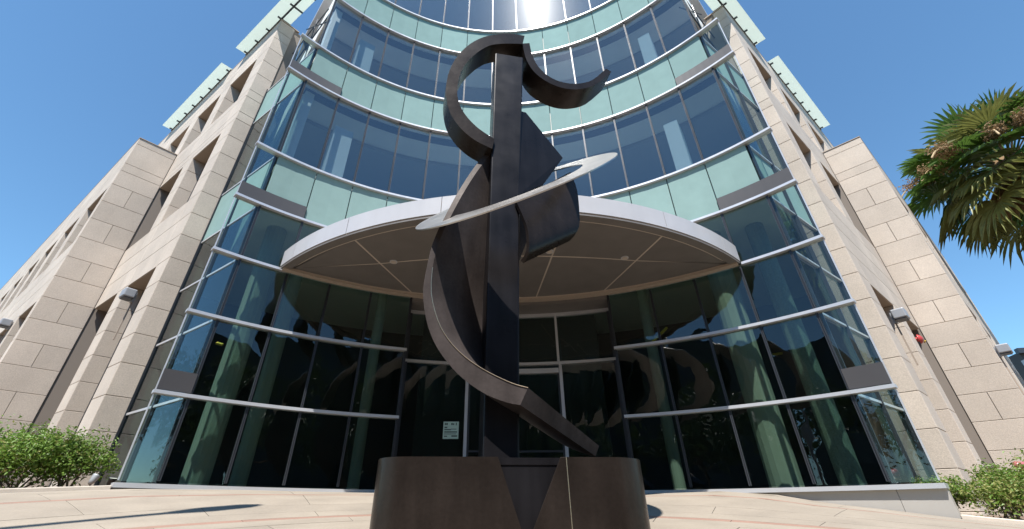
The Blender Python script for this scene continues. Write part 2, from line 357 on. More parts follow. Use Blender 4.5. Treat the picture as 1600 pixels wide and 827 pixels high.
def Bp(u): return arc(phl+.9+(phr-phl-1.8)*u, RAD-.31)
us = [0, .20, .395, .605, .80, 1.0]; bs = [0, .27, .43, .57, .73, 1.0]; vm = [0, .40, 1.0]
for i in range(5):
    for j in range(2):
        k = 8; g = .010
        def P(t, vv):
            fu = us[i]+(us[i+1]-us[i])*t; bu = bs[i]+(bs[i+1]-bs[i])*t; A, B = Fp(fu), Bp(bu); return lerp2(A, B, vv)
        t0, t1 = .010, .990; v0, v1 = vm[j]+.007, vm[j+1]-.007
        poly = [P(t0+(t1-t0)*q/k, v0) for q in range(k+1)]+[P(t1-(t1-t0)*q/k, v1) for q in range(k+1)]
        part('soffit_panel', prism(poly, zc0, zc0+.003), SOFF, can)
for px, py in ((615, 409), (859, 393), (976, 403), (690, 394)):
    c = atz(px, py, zc0); r = .085
    d = part('downlight', merge([prism([(c.x+r*math.cos(t), c.y+r*math.sin(t)) for t in [math.pi*2*q/20 for q in range(20)]], zc0-.012, zc0-.002)]), FASC, can)
    part('lens', prism([(c.x+.06*math.cos(t), c.y+.06*math.sin(t)) for t in [math.pi*2*q/16 for q in range(16)]], zc0-.02, zc0-.013), SOFFJ, can)
# --- vestibule: recessed entrance glazing
EA, EB, ER = MUL[4]+.25, MUL[9]-.25, RAD+.5
zh, zt, zd = ZC+4.655, ZC+3.30, ZC+3.14
part('vestibule_soffit', cbox(EA, EB, RAD-.13, ER+.15, zh+.03, zc0+.02, 12), SOFF)
def vbar(ph, z0, z1, w=.075, m=ALU, nm='door_frame'):
    hw = math.degrees(w/2/ER); return part(nm, cbox(ph-hw, ph+hw, ER-.05, ER+.06, z0, z1), m)
dl, dr = -5.0, 10.1
part('door_frame', cbox(EA, EB, ER-.05, ER+.06, zh-.06, zh+.03, 16), ALU)
part('door_frame', cbox(EA, EB, ER-.05, ER+.06, zt-.03, zt+.04, 16), ALU)
part('door_header', cbox(dl+.3, dr-.3, ER-.07, ER+.08, zd-.09, zd+.03, 10), ALU)
vbar(dl, TZ[10]-.08, zt-.03); vbar(dr, TZ[10]-.08, zt-.03); vbar(dl, zt+.04, zh-.06, .06); vbar(dr-.2, zt+.04, zh-.06, .06)
vbar(EA+.2, TZ[10]-.08, zh-.06, .09, DARKM); vbar(EB-.2, TZ[10]-.08, zh-.06, .09, DARKM)
for a, b in ((EA+.5, dl-.3), (dr+.3, EB-.5)):
    part('pane', cbox(a, b, ER, ER+.012, TZ[10]-.06, zt-.04, 3), PANE); part('pane', cbox(a, b, ER, ER+.012, zt+.05, zh-.07, 3), PANE)
part('pane', cbox(dl+.3, dr-.5, ER, ER+.012, zt+.05, zh-.07, 5), PANE)
mid = (dl+dr)/2
for a, b in ((dl+.3, mid-.12), (mid+.12, dr-.3)):
    d = part('sliding_door', merge([cbox(a, a+.25, ER-.03, ER+.03, TZ[10]-.08, zd-.1), cbox(b-.25, b, ER-.03, ER+.03, TZ[10]-.08, zd-.1), cbox(a+.25, b-.25, ER-.03, ER+.03, TZ[10]-.08, TZ[10]+.02), cbox(a+.25, b-.25, ER-.03, ER+.03, ZC+1.22, ZC+1.26)]), DARKM)
    part('door_pane', cbox(a+.25, b-.25, ER, ER+.012, TZ[10]+.02, zd-.1, 2), PANE, d)
for ph0, ph1 in ((EA-.3, EA), (EB, EB+.3)):
    part('jamb', cbox(ph0, ph1, RAD-.02, ER+.1, TZ[10]-.1, zc0), DARKM)
part('threshold', cbox(EA, EB, RAD-.12, ER+.2, ZC, TZ[10]-.085, 12), CONC)

# --- stone wings
ZJ = [z+ZC for z in (-.65, .05, .75, 1.46, 2.18, 2.90, 3.60, 4.29, 4.97, 5.68, 6.40, 7.13, 7.90, 8.67, 9.44, 10.21, 10.96, 11.31, 12.08, 12.43, 13.30, 14.06, 14.81, 15.50, 15.95, 16.60)]
cache = {}
def panel_mesh(w, h, t=.035):
    k = (round(w, 3), round(h, 3))
    if k not in cache:
        me = bpy.data.meshes.new('stone_panel'); g = .0055; b = .006
        x0, x1, z0, z1 = g, k[0]-g, g, k[1]-g
        V = [(x0, 0, z0), (x1, 0, z0), (x1, 0, z1), (x0, 0, z1), (x0, t-b, z0), (x1, t-b, z0), (x1, t-b, z1), (x0, t-b, z1), (x0+b, t, z0+b), (x1-b, t, z0+b), (x1-b, t, z1-b), (x0+b, t, z1-b)]
        F = [(0, 1, 5, 4), (1, 2, 6, 5), (2, 3, 7, 6), (3, 0, 4, 7), (4, 5, 9, 8), (5, 6, 10, 9), (6, 7, 11, 10), (7, 4, 8, 11), (8, 9, 10, 11), (3, 2, 1, 0)]
        me.from_pydata(V, [], F); me.update()
        bm = bmesh.new(); bm.from_mesh(me); bmesh.ops.recalc_face_normals(bm, faces=bm.faces); bm.to_mesh(me); bm.free()
        me.materials.append(STONE); cache[k] = me
    return cache[k]
def clad(parent, p, q, out, z0, z1, mode='full', zj=ZJ, maxw=None):
    """panels over the vertical face p-q (2D), outer face flush with the line, `out` = 2D outward direction"""
    p, q = Vector(p), Vector(q); d = q-p; ln = d.length; d.normalize()
    n = Vector((-d.y, d.x))
    if n.dot(Vector(out)) < 0: p, q = q, p; d = -d; n = -n
    ang = math.atan2(d.y, d.x)
    zs = [z0]+[z for z in zj if z0+.12 < z < z1-.12]+[z1]
    for i in range(len(zs)-1):
        h = zs[i+1]-zs[i]
        if mode == 'bond': cols = [0, ln] if (h < .45 or i % 2) else [0, ln*.5, ln]
        else:
            k = max(1, round(ln/(maxw or 1.6))); cols = [ln*j/k for j in range(k+1)]
        for a, b in zip(cols[:-1], cols[1:]):
            me = panel_mesh(b-a, h); o = p+d*a-n*.035
            put('stone_panel', me, parent, Matrix.Translation((o.x, o.y, zs[i])) @ Matrix.Rotation(ang, 4, 'Z'))
def wing(C, u, e, la, ztop, lowtop, outm, label, s_end):
    C, u, e = Vector(C), Vector(u).normalized(), Vector(e).normalized()
    def W(s, d): v = C+u*s+e*d; return (v.x, v.y)
    def pr(s0, s1, d0, d1, z0, z1): return prism([W(s0, d0), W(s1, d0), W(s1, d1), W(s0, d1)], z0, z1)
    nf = Vector((u.y, -u.x)); nf = nf if nf.dot(-C) > 0 else -nf          # facade normal
    ne = Vector((e.y, -e.x)); ne = ne if ne.dot(-u) > 0 else -ne          # end-face normal
    TOP = ZC+16.6; BT = ZC+ztop; g = .036; D = .42; GB = ZC-.65
    lv = [(ZC+lowtop, ZC+7.88), (ZC+10.75, ZC+12.42), (ZC+14.80, TOP)]      # solid bands between the openings
    piers = [(0, .8), (2.8, 3.55), (5.55, 6.30), (8.30, 9.05), (11.05, 14.0)]
    core = []
    core.append(pr(g, .8-g, g, max(la, D)+.4, GB, TOP-.03)); core.append(pr(2.8+g, 3.55-g, g, D+.4, GB, TOP-.03))
    for a, b in piers[2:]: core.append(pr(a+g, b-g, g, D+.4, BT-.3, TOP-.03))
    for z0, z1 in lv:
        core.append(pr(.8-g, 14.0 if z0 > ZC+9 else 5.6, g, D+.4, z0+.03, z1-.03))
    core.append(pr(.8, 14, D+.55, D+.75, GB, TOP-.04))
    core.append(pr(5.6+g, s_end, -outm+g, -outm+D, BT-2.35, BT-.05))        # lower projecting block: bands and piers
    core.append(pr(5.6+g, s_end, -outm+g, -outm+D, ZC+5.6, ZC+7.8))
    core.append(pr(5.6+g, s_end, -outm+D, D, GB, BT-.06))
    s = 5.6
    piers2 = [(5.6, 6.0)]; s = 6.0+2.15
    while s < s_end: piers2.append((s, s+.85)); s += .85+1.95
    for a, b in piers2: core.append(pr(a+g, b-g, -outm+g, -outm+D, GB, BT-.05))
    w = part('stone_wing', merge(core), CORE); w['label'] = label
    cl = lambda a, b, out, z0, z1, **k: clad(w, W(*a), W(*b), out, z0, z1, **k)
    # corner pier: end face, front, inner reveal
    cl((0, 0), (0, la), ne, GB, TOP); cl((0, 0), (.8, 0), nf, GB, TOP)
    cl((2.8, 0), (3.55, 0), nf, GB, TOP)
    for a, b in piers[2:]: cl((a, 0), (b, 0), nf, BT, TOP, maxw=1.5)
    for z0, z1 in lv:
        for (a, b) in zip(piers[:-1], piers[1:]):
            if a[1] > 5 and z0 < ZC+9: continue
            cl((a[1], 0), (b[0], 0), nf, z0, z1, maxw=2.2)
    opens = [(GB, lv[0][0]), (lv[0][1], lv[1][0]), (lv[1][1], lv[2][0])]
    for i, (z0, z1) in enumerate(opens):
        for k, (a, b) in enumerate(zip(piers[:-1], piers[1:])):
            if k >= 2 and i < 2: continue
            s0, s1 = a[1], b[0]
            if not (k == 1 and i < 2): cl((s1, 0), (s1, D), ne, z0, z1)
            cl((s0, 0), (s0, D), -ne, z0, z1)
            part('soffit_slab', pr(s0, s1, .04, D, z1-.001, z1+.028), STUCCO, w)
            if i: part('ledge_slab', pr(s0, s1, .04, D, z0-.028, z0+.001), STUCCO, w)
            part('window', pr(s0, s1, D+.02, D+.05, z0, z1), PANE, w)
            for t in (.0, .5, .97): part('window_bar', pr(s0+(s1-s0)*t, s0+(s1-s0)*t+.06, D-.03, D+.018, z0, z1), DARKM, w)
    # projecting lower block: end face in running bond, coping, front with openings
    zb = [z for z in ZJ if z < ZC+10.9]+[ZC+10.87, ZC+11.23, BT-.30]
    cl((5.6, -outm), (5.6, .0), ne, GB, BT, mode='bond', zj=sorted(set(zb)))
    for (a, b) in piers2: cl((a, -outm), (b, -outm), nf, GB, BT)
    for (a, b) in zip(piers2[:-1], piers2[1:]):
        s0, s1 = a[1], b[0]
        cl((s0, -outm), (s1, -outm), nf, BT-2.35, BT, maxw=2.2); cl((s0, -outm), (s1, -outm), nf, ZC+5.6, ZC+7.8, maxw=2.2)
        for z0, z1 in ((ZC+7.8, BT-2.35), (GB, ZC+5.6)):
            cl((s1, -outm), (s1, -outm+D), ne, z0, z1); part('window', pr(s0, s1, -outm+D-.05, -outm+D-.02, z0, z1), PANE, w)
            part('soffit_slab', pr(s0, s1, -outm+.04, -outm+D, z1-.001, z1+.028), STUCCO, w)
    part('parapet_cap', pr(5.58, s_end, -outm-.01, .1, BT+.002, BT+.03), STUCCO, w)
    part('parapet_cap', pr(-.02, 14, -.01, .7, TOP+.002, TOP+.05), STUCCO, w)
    # pale glass eaves on dark brackets
    for s0, s1 in ((-2.6, 2.75), (3.95, 9.95)):
        ey = part('glass_eave', pr(s0, s1, -.42, .35, TOP+.22, TOP+.235), PANE_ROOF, w)
        part('eave_rail', pr(s0, s1, -.03, .03, TOP+.14, TOP+.19), DARKM, w)
        n = int((s1-s0)/.85)
        for i in range(n+1):
            s = s0+.15+(s1-s0-.3)*i/n; part('eave_bracket', pr(s, s+.045, -.14, .35, TOP+.15, TOP+.215), DARKM, w)
    return W, nf, ne, w
UL = (-math.sin(R_(55.1)), math.cos(R_(55.1))); EL = (.6894, .7244)
UR = (math.sin(R_(52.35)), math.cos(R_(52.35))); ER2 = (-.703, .711)
CL, CRr = (-8.40, 9.18), (8.6417, 8.6116)
WL, nfL, neL, wingL = wing(CL, UL, EL, .54, 12.53, 5.65, 1.247, 'stone wing in brown shade left of the glass', 34)
WR, nfR, neR, wingR = wing(CRr, UR, ER2, .40, 12.40, 4.90, 1.19, 'cream sunlit stone wing right of the glass', 20)

# ------------------------------------------------------------ things fixed to the walls
def wall_light(p, n, label):
    n = Vector((n[0], n[1], 0)).normalized(); t = Vector((-n.y, n.x, 0)); p = Vector(p)
    root = empty('wall_light', p); tag(root, label, 'light', 'floodlights on the stone wings')
    def o(name, pts, m, par=root):
        V = [p+t*a+n*b+Vector((0, 0, c))-p for a, b, c in pts[0]]; return add(name, V, pts[1], m, par)
    def bx(a0, a1, b0, b1, c0, c1): return [(a, b, c) for c in (c0, c1) for a, b in ((a0, b0), (a1, b0), (a1, b1), (a0, b1))], [(0, 1, 2, 3), (4, 5, 6, 7), (0, 1, 5, 4), (1, 2, 6, 5), (2, 3, 7, 6), (3, 0, 4, 7)]
    bevel(o('housing', bx(-.17, -.01, .04, .30, -.11, .13), LAMPM), .03, 3); bevel(o('housing', bx(.01, .17, .04, .30, -.11, .13), LAMPM), .03, 3)
    o('lens', bx(-.15, .15, .06, .27, -.13, -.112), DARKM); o('bracket', bx(-.05, .05, .0, .06, -.18, .10), LAMPM); o('conduit', bx(-.02, .02, .005, .035, -1.2, -.181), STUCCO)
def wall_pt(px, py, C, u, n, off=0.): P = on_plane(px, py, C, n); return P+Vector((n[0], n[1], 0))*off
wall_light(wall_pt(212, 464, CL, UL, nfL), nfL, 'twin white floodlight on the stone pier beside the left glass edge')
BOL = (WL(5.6, -1.247)); BOR = (WR(5.6, -1.19))
wall_light(wall_pt(19, 508, BOL, UL, nfL), nfL, 'white floodlight on the front of the far left stone block')
wall_light(wall_pt(1393, 496, CRr, UR, nfR), nfR, 'twin white floodlight on the stone pier beside the right glass edge')
pR = WR(5.85, -1.19); wall_light((pR[0], pR[1], at(1570, 549, pR[1]).z), nfR, 'floodlight jutting past the edge of the right stone block')
bp = wall_pt(1432, 531, CRr, UR, nfR)
bell = empty('alarm_bell', bp); tag(bell, 'small red alarm bell on the right stone wing', 'bell')
nb = Vector((nfR[0], nfR[1], 0)).normalized()
add('gong', *tube([nb*.05, nb*.07, nb*.11, nb*.14], [.13, .125, .09, .03], 16), REDM, bell, True); add('back_box', *tube([nb*0, nb*.06], [.07, .07], 8), REDM, bell); add('striker', *tube([nb*.05+Vector((.1, 0, -.1)), nb*.12+Vector((.05, 0, -.06))], .015, 6), YEL, bell)

# ------------------------------------------------------------ notice on the entrance glass
pa = Vector((*arc(math.degrees(math.atan2(-1.0-XC, 10.45-YC)), ER-.02), 0))
def vest(px, py):
    d = ray(px, py); a = d.x**2+d.y**2; b = -(d.x*XC+d.y*YC); c = XC**2+YC**2-(ER-.012)**2; t = (-b+math.sqrt(b*b-a*c))/a; return d*t+Vector((0, 0, ZC))
p0, p1, p2 = vest(692, 659), vest(716, 659), vest(691.5, 686)
nroot = empty('notice', p2); tag(nroot, 'pale green printed notice stuck on the dark entrance glass', 'notice')
ex = (p1-p0); ez = Vector((0, 0, p0.z-p2.z)); ny = Vector((ex.y, -ex.x, 0)).normalized()
def sheet(x0, x1, z0, z1, o, name, m):
    q = [ex*x0+ez*z0, ex*x1+ez*z0, ex*x1+ez*z1, ex*x0+ez*z1]; V = [v+ny*o for v in q]+[v+ny*(o+.002) for v in q]
    return add(name, V, [(0, 1, 2, 3), (4, 5, 6, 7), (0, 1, 5, 4), (1, 2, 6, 5), (2, 3, 7, 6), (3, 0, 4, 7)], m, nroot)
sheet(0, 1, 0, 1, 0, 'paper', PAPER)
for x0, x1, z0, z1 in ((.08, .16, .80, .92), (.18, .28, .80, .92), (.5, .6, .80, .92), (.62, .7, .80, .9), (.8, .86, .78, .94), (.08, .26, .62, .70), (.08, .5, .50, .56), (.5, .86, .54, .58), (.08, .9, .36, .43), (.08, .86, .26, .30), (.08, .28, .12, .18), (.55, .92, .12, .2)): sheet(x0, x1, z0, z1, .003, 'print', INK)

# ------------------------------------------------------------ the sculpture
SY = 4.6
scu = empty('abstract_sculpture', (.14, SY, ZC-.15)); SI = scu.matrix_basis.inverted() if False else Matrix.Translation((-.14, -SY, -(ZC-.15)))
tag(scu, 'tall dark bronze abstract sculpture of curls, blades and a ring on a drum base', 'sculpture')
def sp(name, vf, m, smooth=False, parent=None, bv=.006):
    o = add(name, vf[0], vf[1], m, parent or scu, smooth)
    if parent is None: o.matrix_local = SI
    if bv and not smooth: bevel(o, bv, 2)
    if smooth:
        for p in o.data.polygons: p.use_smooth = True
        md = o.modifiers.new('es', 'EDGE_SPLIT'); md.split_angle = R_(35)
    return o
# post, flaring upward
def quad_at(pl, pr, py, Y, depth):
    a, b = on_plane(pl, py, (.07, Y), (.17, -.985)), on_plane(pr, py, (.07, Y), (.17, -.985)); z = (a.z+b.z)/2; return [(a.x, a.y, z), (b.x, b.y, z), (b.x-.06, b.y+depth, z), (a.x-.06, a.y+depth, z)]
lev = [quad_at(754.5, 812, 722, 4.44, .33), quad_at(761, 811.5, 460, 4.42, .36), quad_at(767, 812.5, 280, 4.40, .39), quad_at(774, 817.5, 86, 4.37, .44)]
lev[0] = [(x, y, ZC+.42) for x, y, z in lev[0]]
V = [p for l in lev for p in l]; F = [(0, 1, 2, 3), (12, 13, 14, 15)]+[(4*i+j, 4*i+(j+1) % 4, 4*i+4+(j+1) % 4, 4*i+4+j) for i in range(3) for j in range(4)]
sp('post', (V, F), BRONZE_D, bv=.02)
def ribbon(outer, inner, vec, m=3, taper=1.):
    A, B = smooth_path(outer, m), smooth_path(inner, m); vec = Vector(vec); n = len(A); V = []; F = []
    for a, b in zip(A, B): V += [a, b, b+vec, b+(a-b)*taper+vec]
    for i in range(n-1):
        for j in range(4): F.append((4*i+j, 4*i+(j+1) % 4, 4*i+4+(j+1) % 4, 4*i+4+j))
    F += [(0, 1, 2, 3), (4*n-4, 4*n-3, 4*n-2, 4*n-1)]; return V, F
zm = lambda o, s, pts: [(o[0]+x*s, o[1]+y*s) for x, y in pts]
PN = Vector((.22, -.975))
def pxp(pts, Y): return [on_plane(x, y, (.1, Y), PN) for x, y in pts]
def px3(pts, Y): return [at(x, y, Y if not isinstance(Y, (list, tuple)) else Y[i]) for i, (x, y) in enumerate(pts)]
S1 = 360/1489
co = zm((630, 30), S1, [(785, 108), (700, 94), (610, 98), (520, 116), (430, 162), (350, 240), (300, 330), (277, 430), (280, 520), (303, 605), (350, 680), (410, 742), (480, 792), (575, 838)])
ci = zm((630, 30), S1, [(772, 160), (700, 158), (625, 160), (555, 172), (480, 215), (410, 282), (370, 350), (352, 430), (352, 505), (375, 575), (415, 635), (470, 692), (520, 730), (590, 775)])
sp('curl', ribbon(pxp(co, 4.36), pxp(ci, 4.36), (-.08, .35, 0)), BRONZE, True)
ho = zm((630, 30), S1, [(816, 155), (832, 225), (862, 290), (915, 350), (985, 393), (1060, 414), (1140, 416), (1225, 392), (1312, 320)])
hi = zm((630, 30), S1, [(772, 158), (790, 245), (830, 320), (885, 375), (965, 422), (1055, 450), (1145, 452), (1240, 425), (1345, 340)])
sp('hook', ribbon(pxp(ho, 4.36), pxp(hi, 4.36), (-.09, .41, 0)), BRONZE, True)
pair = [((772, 224), (779, 228)), ((757, 241), (764, 244)), ((735, 270), (742, 273)), ((713, 305), (721, 307)), ((697, 335), (705, 337)), ((684, 361), (692, 363)), ((674, 387), (683, 389)), ((667, 417), (676, 418)), ((661, 454), (674, 458)), ((665, 495), (684, 500)), ((677, 532), (701, 531)), ((698, 565), (726, 557)), ((726, 594), (755, 577)), ((759, 616), (784, 592)), ((792, 629), (806, 601)), ((813, 633), (825, 606))]
na, fa = at(825, 606, 4.22), at(936, 697, 5.0)
Ev = fa-na
BY = [4.54, 4.48, 4.38, 4.30, 4.25]+[4.22]*(len(pair)-5)
bl = sp('spiral_blade', ribbon(px3([p[0] for p in pair], BY), px3([p[1] for p in pair], BY), Ev, taper=.62), BRONZE_L, True)
ip = smooth_path(px3([p[1] for p in pair[7:]], 4.215), 3)
sp('worn_edge', tube(ip, .004, 5), EDGE, parent=bl, bv=0)
# right-hand plates
def ruled(A, B, t, m=4):
    A, B = smooth_path(A, m), smooth_path(B, m); n = len(A); V = []; F = []
    for i in range(n):
        tg = (A[min(i+1, n-1)]-A[max(i-1, 0)]); nn = tg.cross(B[i]-A[i]).normalized()*t
        V += [A[i], B[i], B[i]+nn, A[i]+nn]
    for i in range(n-1):
        for j in range(4): F.append((4*i+j, 4*i+(j+1) % 4, 4*i+4+(j+1) % 4, 4*i+4+j))
    F += [(0, 1, 2, 3), (4*n-4, 4*n-3, 4*n-2, 4*n-1)]; return V, F
sp('upper_plate', ruled([at(808, 176, 4.52), at(806, 230, 4.50), at(806, 310, 4.48)], [at(819, 179, 4.60), at(877, 250, 4.86), at(846, 292, 4.70)], .05, 1), BRONZE_D)
sp('lower_plate', ruled([at(804, 318, 4.42), at(812, 336, 4.40), at(821, 362, 4.38), at(822, 392, 4.38), at(813, 408, 4.42)], [at(889, 273, 4.95), at(899, 300, 4.95), at(902, 335, 4.95), at(900, 356, 4.95), at(886, 374, 4.97)], .05), BRONZE, True)
# polished ring: centre on the post, tilted up to the right and to the back
rc = at(806, 296, 4.52); aL, aR = at(651, 359, 4.52), at(936, 243, 4.52)
ea = (aR-aL).normalized(); hl = (aR-aL).length/2; rc = (aL+aR)/2
vr = (rc-Vector((0, 0, ZC))).normalized(); sg = R_(45.2)
eb = Vector((0, math.cos(sg), math.sin(sg))); eb = (eb-ea*eb.dot(ea)).normalized(); nn = ea.cross(eb)
n = 96; V = []; F = []
for i in range(n):
    t = 2*math.pi*i/n; d = ea*math.cos(t)+eb*math.sin(t); ro_ = hl; ri_ = hl*.685
    for r, h in ((ro_, -.008), (ri_, -.008), (ri_, .008), (ro_, .008)): V.append(rc+d*r+nn*h)
for i in range(n):
    for j in range(4): k = (i+1) % n; F.append((4*i+j, 4*i+(j+1) % 4, 4*k+(j+1) % 4, 4*k+j))
sp('ring', (V, F), STEEL, True, bv=0)
# drum pedestal of two bent sheets with a dark V panel between them
zt_, zb_ = ZC+.427, ZC-.20; pxl, pxr, yf = -1.085, 1.36, 4.0
cxp = (pxl+pxr)/2; hw = (pxr-pxl)/2; cr = .34; dep = 1.25
def plan():
    out = []
    for cx_, cy_, a0 in ((pxr-cr, yf+cr, -90), (pxr-cr, yf+dep-cr, 0), (pxl+cr, yf+dep-cr, 90), (pxl+cr, yf+cr, 180)):
        for i in range(13): a = R_(a0+90*i/12); out.append((cx_+cr*math.cos(a), cy_+cr*math.sin(a)))
    return out
vt0, vt1, va = at(778, 715, yf).x, at(876, 715, yf).x, at(823, 827, yf).x; sm_ = at(885, 716, yf).x
pl = plan()                                           # starts at the front right corner, runs round the back to the front left
def sheetwall(tops, bots, t=.035):
    n = len(tops); V = []
    def inset(L):
        o = []
        for i, p in enumerate(L):
            a, b = Vector(L[max(i-1, 0)]), Vector(L[min(i+1, len(L)-1)]); d = (b-a).normalized(); nrm = Vector((-d.y, d.x)); o.append((p[0]+nrm.x*t, p[1]+nrm.y*t))
        return o
    ti, bi_ = inset(tops), inset(bots)
    for p, q, pi_, qi in zip(tops, bots, ti, bi_): V += [(p[0], p[1], zt_), (q[0], q[1], zb_), (qi[0], qi[1], zb_), (pi_[0], pi_[1], zt_)]
    F = [(4*i+j, 4*i+(j+1) % 4, 4*i+4+(j+1) % 4, 4*i+4+j) for i in range(n-1) for j in range(4)]+[(0, 1, 2, 3), (4*n-4, 4*n-3, 4*n-2, 4*n-1)]
    return V, F
ped = sp('pedestal', sheetwall([(sm_+.004, yf)]+pl+[(vt0, yf)], [(sm_+.004+.006, yf)]+pl+[(va-.01, yf)]), BRONZE, True, bv=.004)
sp('front_sheet', sheetwall([(vt1, yf), (sm_-.004, yf)], [(va+.01, yf), (sm_-.004+.006, yf)]), BRONZE, parent=ped, bv=.004)
sp('weld_seam', tube([(sm_, yf+.004, zt_), (sm_+.006, yf+.004, zb_)], .0045, 6), EDGE, parent=ped, bv=0)
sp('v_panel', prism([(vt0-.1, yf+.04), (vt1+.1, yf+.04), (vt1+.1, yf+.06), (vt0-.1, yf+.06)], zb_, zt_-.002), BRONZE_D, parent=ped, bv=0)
sp('top_plate', prism([(cxp+(x-cxp)*.97, yf+dep/2+(y-yf-dep/2)*.95) for x, y in pl], zt_-.06, zt_-.02), BRONZE_D, parent=ped, bv=0)
sp('rusty_foot', prism([(cxp+(x-cxp)*1.012, yf+dep/2+(y-yf-dep/2)*1.02) for x, y in pl], ZC-.25, ZC-.128), RUST, parent=ped, bv=0)

# ------------------------------------------------------------ kerbs and planters
def kerb(p0, p1, label):
    n = 16; V, F = polar_sheet([RAD-.14, RAD+.06], [p0+(p1-p0)*i/n for i in range(n+1)], .055, .25); o = add('planter_kerb', V, F, CONC); tag(o, label, 'kerb'); bevel(o, .01, 2)
kerb(-84, FIN_L-.45, 'pale concrete planter kerb in front of the left shrubs'); kerb(FIN_R+.4, 84, 'pale concrete planter kerb in front of the right shrubs')
for a, b in ((-100, -45), (50, 100)):
    structure(add('planter_soil', *polar_sheet([RAD+.05, 9.2, 10.5, 13, 16], [a+(b-a)*i/14 for i in range(15)], .03), SOIL))

# ------------------------------------------------------------ plants
def leaf_cloud(n, shape, size, rnd, droop=.2):
    V, F = [], []
    for _ in range(n):
        c, nrm = shape(rnd); s = size*rnd.uniform(.6, 1.3)
        a = Vector((rnd.gauss(0, 1), rnd.gauss(0, 1), rnd.gauss(0, .6))).normalized(); d = (nrm*.8+Vector((rnd.gauss(0, .7), rnd.gauss(0, .7), rnd.gauss(.3, .6)))).normalized()
        a = (a-d*a.dot(d)).normalized(); b = d.cross(a); k = len(V); tipd = Vector((0, 0, -droop*s))
        V += [c-a*s*.5, c+b*s*.26+d*s*.05, c+a*s*.6+tipd, c-b*s*.26+d*s*.05]; F.append((k, k+1, k+2, k+3))
    return V, F
def shrub(base, w, h, n, label, seed, pale=.16, size=.055, group='shrubs in the planters'):
    rnd = random.Random(seed); root = empty('shrub', base); tag(root, label, 'shrub', group)
    lobes = [(Vector((rnd.uniform(-.38, .38)*w, rnd.uniform(-.3, .3)*w, h*rnd.uniform(.35, .8))), rnd.uniform(.16, .34)*w) for _ in range(20)]
    for k in range(7):
        a = rnd.uniform(0, 6.28); tp = lobes[k][0]; q = Vector((math.cos(a)*.07, math.sin(a)*.07, 0))
        add('stem', *tube([q, q+(tp-q)*.5+Vector((rnd.uniform(-.06, .06), 0, .05)), tp], [.018, .013, .006], 5), BARK, root)
    def shape(r):
        c, rad = lobes[r.randrange(len(lobes))]
        d = Vector((r.gauss(0, 1), r.gauss(0, 1), r.gauss(.25, .8))).normalized(); q = c+d*rad*(r.random()**.35)*r.uniform(.8, 1.12); q.z = max(.03, q.z); return q, d
    add('foliage', *leaf_cloud(int(1.5*n*(1-pale)), shape, size, rnd), LEAF, root); add('pale_foliage', *leaf_cloud(int(1.5*n*pale), shape, size*.9, rnd), LEAFP, root)
def gp(px, Y, dx=0): d = ray(px, 760); x = d.x/d.y*Y; return (x, Y, gz(x, Y)+.03)
shrub(gp(20, 7.6), 1.5, .90, 5200, 'bushy green shrub at the left picture edge', 11)
shrub(gp(100, 7.9), .95, .90, 4200, 'upright green shrub with bare stems beside the left stone pier', 12, size=.05)
shrub(gp(-40, 7.2), 1.3, .9, 2500, 'green shrub cut by the left picture edge', 13)
shrub((6.98, 7.35, gz(6.98, 7.35)+.02), .62, .52, 2600, 'low green shrub against the end of the grey base wall', 14, .35, .045)
shrub((7.35, 6.95, gz(7.35, 6.95)+.02), .95, .55, 3600, 'low mottled green and tan shrub in the right planter', 15, .55, .045)
shrub((8.3, 7.35, gz(8.3, 7.35)+.02), 1.05, .85, 3600, 'taller green shrub below the red standpipe', 16, .35, .05)
shrub((8.35, 6.4, gz(8.35, 6.4)+.02), .95, .55, 2600, 'low shrub at the right picture edge', 17, .5, .045)
# hose inlet on the right
fp = at(1597, 727, 9.0); fr = empty('standpipe', (fp.x, fp.y, gz(fp.x, fp.y)+.03)); tag(fr, 'faded red standpipe head poking above the right shrubs', 'standpipe')
hz = fp.z-fr.location.z
add('pipe', *tube([(0, 0, 0), (0, 0, hz-.05)], .06, 10), LAMPM, fr, True)
add('head', *tube([(-.16, -.02, hz+.02), (-.13, -.02, hz), (-.05, 0, hz-.02), (.06, 0, hz-.02), (.16, 0, hz)], [.03, .075, .085, .085, .07], 12), PINK, fr, True)
add('collar', *tube([(0, 0, hz-.16), (0, 0, hz-.09)], .085, 12), CONC, fr, True)
# spotlight and cable box by the left glass edge
def ground_spot(base, yaw, label, m):
    r = empty('ground_spotlight', base); tag(r, label, 'spotlight', 'spotlights in the left planter'); r.scale = (.75, .75, .75); r.rotation_euler.z = yaw
    add('stake', *tube([(0, 0, -.06), (0, 0, .10)], .015, 6), BLACKP, r); add('head', *tube([(-.02, 0, .08), (.0, .02, .14), (.03, .05, .24), (.035, .055, .25)], [.03, .06, .075, .08], 12), m, r, True)
    add('lens', *tube([(.036, .056, .25), (.037, .057, .256)], .07, 12), WHITEI, r)
q = gp(140, 7.6); ground_spot((q[0], q[1], q[2]+.0), .6, 'grey spotlight in front of the shrub beside the left pier', LAMPM)
q = gp(168, 7.62); ground_spot((q[0], q[1], q[2]-.05), -1.2, 'black spotlight tucked against the left glass edge', BLACKP)

